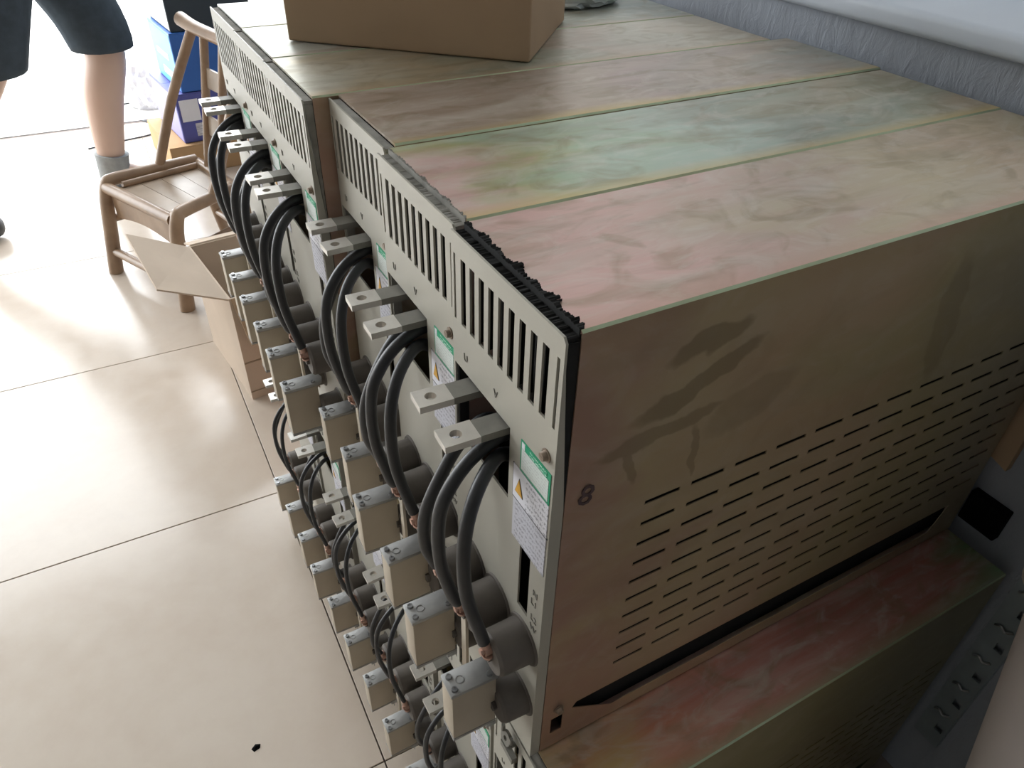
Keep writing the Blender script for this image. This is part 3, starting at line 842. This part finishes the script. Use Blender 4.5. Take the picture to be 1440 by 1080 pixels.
# ------------------------------------------------------------------ stack of cartons behind the chair
def stack_box(name, label, x, y, z, w, d, h, rz, m, side_m=None, cat='box'):
    t = thing(name, label, cat, (x, y, z), rz)
    link('body', MB().box(0, w, 0, d, 0, h).mesh('body', m, bevel=0.003), t)
    if side_m:
        link('lit_tone_side', MB().box(-0.0008, 0, 0.006, d - 0.006, 0.006, h - 0.006).mesh('lit_tone_side', side_m), t)  # daylight on the left face, put into its colour
    link('lid_flap', MB().box(0.001, w - 0.001, 0.001, d / 2 - 0.001, h, h + 0.0025).mesh('lid_flap', m), t)
    link('lid_flap', MB().box(0.001, w - 0.001, d / 2 + 0.001, d - 0.001, h, h + 0.0025).mesh('lid_flap', m), t)
    return t
stack_box('carton', 'plain tan carton at the bottom of the stack behind the bamboo chair', 0.01, 2.60, 0, 0.38, 0.36, 0.102, 0.08, mat('tan_carton', (0.50, 0.32, 0.17), 0.85, 0, 0.12, 6, 0.05, 200, 0.2))
M_lav = mat('lavender_lit_tone', (0.30, 0.29, 0.55), 0.5, 0, 0.12, 6)  # lit tone of the violet carton's left face
b3 = stack_box('violet_carton', 'violet-blue carton with a white sticker, third down in the stack', 0.070, 2.63, 0.105, 0.30, 0.32, 0.168, 0.12, M_violet, M_lav)
link('sticker', MB().box(0.010, 0.075, -0.0010, 0, 0.075, 0.150).mesh('sticker', M_white), b3)
link('spec_print', MB().box(0.05, 0.075, -0.0008, 0, 0.02, 0.065).mesh('spec_print', M_print2), b3)
b2 = stack_box('blue_carton', 'bright blue carton resting on the violet carton in the stack', 0.100, 2.64, 0.277, 0.28, 0.30, 0.19, 0.10, M_blue, M_cyan)
link('side_print', MB().box(-0.0016, -0.0008, 0.05, 0.19, 0.03, 0.055).box(-0.0016, -0.0008, 0.08, 0.23, 0.09, 0.11).mesh('side_print', M_white), b2)
b1 = stack_box('dark_carton', 'dark slate carton with its lit side coloured white, topmost of the stack behind the chair', 0.110, 2.65, 0.4705, 0.28, 0.28, 0.26, 0.10, M_dark, M_white)

# crumpled white bags
def crumple(name, label, loc, size, seed, m, cat='bag'):
    rnd = random.Random(seed)
    bm = bmesh.new()
    bmesh.ops.create_icosphere(bm, subdivisions=4, radius=1.0)
    ph = [Vector((rnd.uniform(-1, 1), rnd.uniform(-1, 1), rnd.uniform(-1, 1))).normalized() for _ in range(26)]
    fq = [rnd.uniform(2.5, 8) for _ in ph]
    for v in bm.verts:
        n = v.co.normalized()
        d = 1.0
        for k, (p, f) in enumerate(zip(ph, fq)):
            d += 0.028 * abs(math.sin(f * n.dot(p) * 2 + k))
        c = n * (d - 0.3)
        c.z = max(c.z, -0.55)
        v.co = Vector((c.x * size[0], c.y * size[1], (c.z + 0.55) * size[2]))
    me = bpy.data.meshes.new(name)
    bm.to_mesh(me); bm.free()
    me.materials.append(m)
    ob = link(name, me, None, loc)
    tag(ob, label, cat)
    return ob
crumple('plastic_bag', 'crumpled white plastic bag on the floor beside the stacked cartons', (0.05, 3.52, -0.002), (0.085, 0.09, 0.14), 4, M_bag)
crumple('plastic_bag', 'crumpled grey-white plastic packet lying on the cabinet behind the carton', (0.43, 0.70, 2.0215 * S), (0.065, 0.05, 0.02), 9, mat('clear_grey_film', (0.50, 0.55, 0.55), 0.25, 0, 0.3, 8))

# loose cables on the floor near the doorway
tag(link('floor_cable', MB().tube([(-0.22, 3.35, 0.004), (-0.1, 3.52, 0.004), (0.02, 3.55, 0.004), (0.16, 3.50, 0.004), (0.3, 3.52, 0.004)], 0.0035, 8, 8).mesh('floor_cable', M_cable, True)), 'thin grey cable crossing the bright floor towards the stacked cartons', 'cable')
tag(link('floor_cable', MB().tube([(-0.25, 3.02, 0.004), (-0.12, 3.06, 0.004), (0.0, 3.10, 0.004), (0.03, 3.20, 0.004), (-0.02, 3.28, 0.004)], 0.0035, 8, 8).mesh('floor_cable', M_cable, True)), 'thin grey cable curled on the floor beside the white bag', 'cable')

# ------------------------------------------------------------------ things squeezed in by the wall
br = thing('slotted_rail', 'blue-grey perforated steel rail fixed upright to the plaster wall', 'bracket', (WX, -0.098, 0.112))
LR, wr = 0.42, 0.017
bb = MB()
y0, y1 = -wr, wr
zs = [0.035 + 0.062 * k for k in range(6)]
z = 0.0
for zc in zs:
    bb.box(-0.008, -0.0055, y0, y1, z, zc - 0.006)
    bb.box(-0.008, -0.0055, y0, -0.012, zc - 0.006, zc + 0.006)
    bb.box(-0.008, -0.0055, -0.002, y1, zc - 0.006, zc + 0.006)
    z = zc + 0.006
bb.box(-0.008, -0.0055, y0, y1, z, LR)
bb.box(-0.0055, 0, y0, y0 + 0.0025, 0, LR); bb.box(-0.0055, 0, y1 - 0.0025, y1, 0, LR)
link('channel', bb.mesh('channel', M_bracket), br)
for k in range(5):
    zc = zs[k] + 0.031
    link('pressed_tab', MB().tube([(-0.0085, 0.010, zc - 0.004), (-0.0105, 0.004, zc + 0.002), (-0.0105, -0.002, zc - 0.002), (-0.0085, -0.009, zc + 0.003)], 0.0018, 6, 4).mesh('pressed_tab', M_screw, True), br)

jb = thing('black_wall_box', 'small square black box on the plaster wall behind the lower cabinet', 'box', (WX, -0.018, 0.4585))  # plain near-black square block against the wall
b = MB(); b.box(-0.012, 0, -0.022, 0.022, 0, 0.043)
link('body', b.mesh('body', M_black, bevel=0.0015), jb)
link('cover', MB().box(-0.0135, -0.012, -0.0195, 0.0195, 0.0025, 0.0405).mesh('cover', M_black), jb)

sc = MB()
rnd = random.Random(5)
prof = [(0.0 + 0.02 * i, 0.545 + rnd.uniform(-0.010, 0.010) + 0.004 * i) for i in range(6)]
poly = prof + [(0.10, 0.80), (0.0, 0.80)]
sc.prism([(-0.015 + a, z) for a, z in poly], 0, WX - 0.012, WX - 0.002)
tag(link('cardboard_scrap', sc.mesh('cardboard_scrap', M_card)), 'torn brown cardboard sheet wedged between the end cabinet and the wall', 'cardboard')

# pale foam roll leaning by the near end of the cabinets
r0, r1 = Vector((0.288, -0.365, 0.033)), Vector((0.483, -0.164, 0.744))
axis = (r1 - r0)
t = thing('foam_roll', 'pale rolled-up foam sheet leaning in the corner by the slotted end cabinet', 'roll', r0)
nw = 150
v, f = [], []
ax = axis.normalized(); uu = ax.orthogonal().normalized(); ww = ax.cross(uu)
turns = 6
for k in range(nw + 1):
    th_ = 2 * math.pi * turns * k / nw
    rr = 0.022 + (0.088 - 0.022) * k / nw
    for thick in (0.0, 0.006):
        pnt = (rr + thick) * (math.cos(th_) * uu + math.sin(th_) * ww)
        v += [pnt, pnt + axis]
for k in range(nw):
    a0, a1 = 4 * k, 4 * (k + 1)
    f += [(a0, a0 + 1, a1 + 1, a1), (a0 + 2, a1 + 2, a1 + 3, a0 + 3), (a0, a1, a1 + 2, a0 + 2), (a0 + 1, a0 + 3, a1 + 3, a1 + 1)]
link('sheet', MB().add(v, f).mesh('sheet', M_roll, True), t)
for s_ in (0.15, 0.8):
    link('tape_band', MB().cyl(axis * s_, axis * (s_ + 0.06), 0.0955, seg=40, cap=False).mesh('tape_band', mat('cream_tape', (0.62, 0.57, 0.54), 0.4, 0, 0.05, 6), True), t)

# a dark crumb on the tiles
cr = MB()
cr.add([(0, 0, 0), (0.009, 0.002, 0), (0.011, 0.008, 0), (0.004, 0.011, 0), (-0.003, 0.006, 0), (0.004, 0.006, 0.004), (0.007, 0.005, 0.003)],
       [(0, 1, 6, 5), (1, 2, 6), (2, 3, 5, 6), (3, 4, 5), (4, 0, 5), (4, 3, 2, 1, 0)])
tag(link('rubber_scrap', cr.mesh('rubber_scrap', M_black), None, (-0.24, 0.37, 0)), 'tiny black scrap lying alone on the cream floor tile', 'debris')

# ------------------------------------------------------------------ the person walking past the chair
def skin_obj(name, verts, edges, radii, m, parent, root=0, sub=2):
    me = bpy.data.meshes.new(name)
    me.from_pydata([tuple(v) for v in verts], edges, [])
    ob = bpy.data.objects.new(name, me)
    scene.collection.objects.link(ob)
    sk = ob.modifiers.new('skin', 'SKIN')
    for i, r in enumerate(radii):
        sv = me.skin_vertices[0].data[i]
        sv.radius = r if isinstance(r, tuple) else (r, r)
        sv.use_root = (i == root)
    sk.use_smooth_shade = True
    ss = ob.modifiers.new('sub', 'SUBSURF'); ss.levels = sub; ss.render_levels = sub
    dg = bpy.context.evaluated_depsgraph_get(); dg.update()
    em = bpy.data.meshes.new_from_object(ob.evaluated_get(dg))
    bpy.data.objects.remove(ob); bpy.data.meshes.remove(me)
    em.materials.clear(); em.materials.append(m)
    for p_ in em.polygons:
        p_.use_smooth = True
    em.name = name
    return link(name, em, parent)

PO = Vector((-0.30, 2.45, 0))
per = thing('person', 'person in dark knee-length shorts and grey socks walking past the bamboo chair', 'person', PO)
def L_(*p):
    return Vector(p) - PO
verts = []; edges = []; rad = []
def add(p, r, prev=None):
    verts.append(L_(*p)); rad.append(r)
    if prev is not None:
        edges.append((prev, len(verts) - 1))
    return len(verts) - 1
pelvis = add((-0.27, 2.45, 0.90), (0.12, 0.13))
belly = add((-0.265, 2.45, 1.03), (0.11, 0.135), pelvis)
chest = add((-0.255, 2.45, 1.22), (0.12, 0.15), belly)
neck0 = add((-0.25, 2.45, 1.38), 0.07, chest)
neck = add((-0.24, 2.45, 1.45), 0.055, neck0)
h0 = add((-0.225, 2.45, 1.53), (0.075, 0.066), neck)
h1 = add((-0.225, 2.45, 1.61), (0.092, 0.076), h0)
h2 = add((-0.235, 2.45, 1.67), (0.08, 0.068), h1)
# front (left) leg and rear (right) leg
hl = add((-0.235, 2.53, 0.83), 0.088, pelvis)
tl = add((-0.165, 2.545, 0.65), 0.080, hl)
kl = add((-0.098, 2.545, 0.465), 0.064, tl)
gl = add((-0.148, 2.545, 0.335), 0.067, kl)
sl_ = add((-0.172, 2.54, 0.19), 0.052, gl)
al = add((-0.182, 2.54, 0.085), 0.040, sl_)
fl_ = add((-0.10, 2.535, 0.045), 0.036, al)
tl_ = add((-0.02, 2.53, 0.032), 0.026, fl_)
hr = add((-0.29, 2.37, 0.83), 0.088, pelvis)
tr = add((-0.36, 2.36, 0.65), 0.080, hr)
kr = add((-0.43, 2.35, 0.47), 0.062, tr)
gr = add((-0.535, 2.345, 0.34), 0.062, kr)
sr = add((-0.615, 2.34, 0.20), 0.046, gr)
ar = add((-0.66, 2.34, 0.095), 0.040, sr)
fr_ = add((-0.605, 2.34, 0.045), 0.036, ar)
tr_ = add((-0.545, 2.34, 0.032), 0.026, fr_)
# arms
hands = []
for sgn, el, wr_, hd in ((1, (-0.30, 2.72, 1.10), (-0.20, 2.72, 0.87), (-0.175, 2.715, 0.80)), (-1, (-0.22, 2.19, 1.10), (-0.06, 2.20, 0.92), (-0.02, 2.20, 0.86))):
    s0 = add((-0.255, 2.45 + 0.17 * sgn, 1.34), 0.062, chest)
    s1 = add(el, 0.045, s0)
    s2 = add(wr_, 0.030, s1)
    s3 = add(hd, (0.020, 0.038), s2)
    hands.append((Vector(wr_), Vector(hd), sgn))
body = skin_obj('body', verts, edges, rad, M_skin, per, pelvis)
# fingers: each a short bent chain rooted in the palm
for wv, hv, sgn in hands:
    d = (hv - wv).normalized()
    side = Vector((1, 0, 0)) - d * d.x
    side.normalize()
    inn = d.cross(side) * sgn
    for k, ln in enumerate((0.070, 0.080, 0.074, 0.058)):
        rt = hv + d * 0.012 + side * (0.027 - 0.018 * k)
        pts = [rt, rt + d * ln * 0.5 + inn * 0.004, rt + d * ln * 0.8 + inn * 0.016, rt + d * ln + inn * 0.032]
        skin_obj('finger', [p_ - PO for p_ in pts], [(0, 1), (1, 2), (2, 3)], [0.0090, 0.0085, 0.008, 0.007], M_skin, per, 0, 1)
    rt = hv - d * 0.015 + side * 0.026
    pts = [rt, rt + d * 0.02 + side * 0.018 + inn * 0.006, rt + d * 0.05 + side * 0.022 + inn * 0.016]
    skin_obj('thumb', [p_ - PO for p_ in pts], [(0, 1), (1, 2)], [0.011, 0.0095, 0.008], M_skin, per, 0, 1)
# face and hair
hb = Vector((-0.225, 2.45, 1.60)) - PO
link('nose', MB().tube([hb + Vector((0.078, 0, 0.02)), hb + Vector((0.098, 0, -0.012)), hb + Vector((0.082, 0, -0.022))], [0.008, 0.012, 0.010], 10, 3).mesh('nose', M_skin, True), per)
for sgn in (1, -1):
    link('eye', MB().cyl(hb + Vector((0.078, 0.030 * sgn, 0.012)), hb + Vector((0.087, 0.030 * sgn, 0.012)), 0.009, 0.006, 12).mesh('eye', M_hair), per)
    link('ear', MB().tube([hb + Vector((-0.005, 0.074 * sgn, 0.02)), hb + Vector((-0.012, 0.084 * sgn, 0.0)), hb + Vector((0.0, 0.074 * sgn, -0.03))], [0.010, 0.013, 0.007], 8, 3).mesh('ear', M_skin, True), per)
link('mouth', MB().tube([hb + Vector((0.078, -0.022, -0.048)), hb + Vector((0.086, 0, -0.050)), hb + Vector((0.078, 0.022, -0.048))], 0.005, 8, 3).mesh('mouth', mat('lips', (0.42, 0.20, 0.17), 0.5), True), per)
bm = bmesh.new()
bmesh.ops.create_icosphere(bm, subdivisions=4, radius=1)
for v_ in bm.verts:
    c = v_.co.copy()
    v_.co = Vector((c.x * 0.104, c.y * 0.086, c.z * 0.100)) + hb + Vector((-0.014, 0, 0.036))
bmesh.ops.delete(bm, geom=[v_ for v_ in bm.verts if (v_.co - hb).z < 0.03 + max(0, (v_.co - hb).x) * 0.5 and (v_.co - hb).x > -0.03 or (v_.co - hb).z < -0.05], context='VERTS')
me = bpy.data.meshes.new('hair'); bm.to_mesh(me); bm.free(); me.materials.append(M_hair)
for p_ in me.polygons: p_.use_smooth = True
link('hair', me, per)
# clothes: each one surface around the body
def VV(*ps):
    return [L_(*p_) for p_ in ps]
shorts_v = VV((-0.27, 2.45, 0.97), (-0.27, 2.45, 0.88), (-0.232, 2.53, 0.80), (-0.165, 2.545, 0.66), (-0.115, 2.545, 0.56), (-0.094, 2.545, 0.38), (-0.29, 2.37, 0.80), (-0.355, 2.36, 0.66), (-0.39, 2.355, 0.56), (-0.455, 2.35, 0.38))
shorts = skin_obj('shorts', shorts_v, [(0, 1), (1, 2), (2, 3), (3, 4), (4, 5), (1, 6), (6, 7), (7, 8), (8, 9)], [(0.135, 0.145), (0.135, 0.15), 0.112, 0.108, 0.104, 0.104, 0.112, 0.108, 0.104, 0.104], M_shorts, per, 1)
bm = bmesh.new(); bm.from_mesh(shorts.data)                       # straight hems
bmesh.ops.bisect_plane(bm, geom=bm.verts[:] + bm.edges[:] + bm.faces[:], plane_co=(0, 0, 0.468), plane_no=(0, 0, -1), clear_outer=True)
bm.to_mesh(shorts.data); bm.free()
sm = shorts.modifiers.new('cloth', 'SOLIDIFY'); sm.thickness = 0.004
shirt_v = VV((-0.27, 2.45, 0.88), (-0.265, 2.45, 1.03), (-0.255, 2.45, 1.22), (-0.25, 2.45, 1.39), (-0.255, 2.62, 1.345), (-0.27, 2.67, 1.22), (-0.255, 2.28, 1.345), (-0.24, 2.24, 1.22))
skin_obj('shirt', shirt_v, [(0, 1), (1, 2), (2, 3), (2, 4), (4, 5), (2, 6), (6, 7)], [(0.145, 0.16), (0.13, 0.155), (0.14, 0.17), 0.08, 0.078, 0.068, 0.078, 0.068], M_shirt, per, 2)
for vs_, r_ in ((((-0.176, 2.54, 0.140), (-0.180, 2.54, 0.11), (-0.184, 2.54, 0.06)), (0.054, 0.051, 0.050)), (((-0.637, 2.34, 0.155), (-0.65, 2.34, 0.12), (-0.662, 2.34, 0.08)), (0.050, 0.048, 0.047))):
    link('sock', MB().tube(VV(*vs_), list(r_), 20, 4).mesh('sock', M_sock, True), per)
for heel, toe in (((-0.205, 2.54, 0.044), (-0.02, 2.53, 0.036)), ((-0.69, 2.34, 0.044), (-0.525, 2.34, 0.036))):
    h_, t_ = Vector(heel), Vector(toe)
    so = skin_obj('shoe', [h_ - PO, h_.lerp(t_, 0.35) - PO, h_.lerp(t_, 0.75) - PO, t_ - PO], [(0, 1), (1, 2), (2, 3)], [(0.043, 0.044), (0.050, 0.048), (0.046, 0.040), (0.036, 0.030)], M_shoe, per, 0, 2)
    for v_ in so.data.vertices:
        v_.co.z = max(v_.co.z, 0.0)
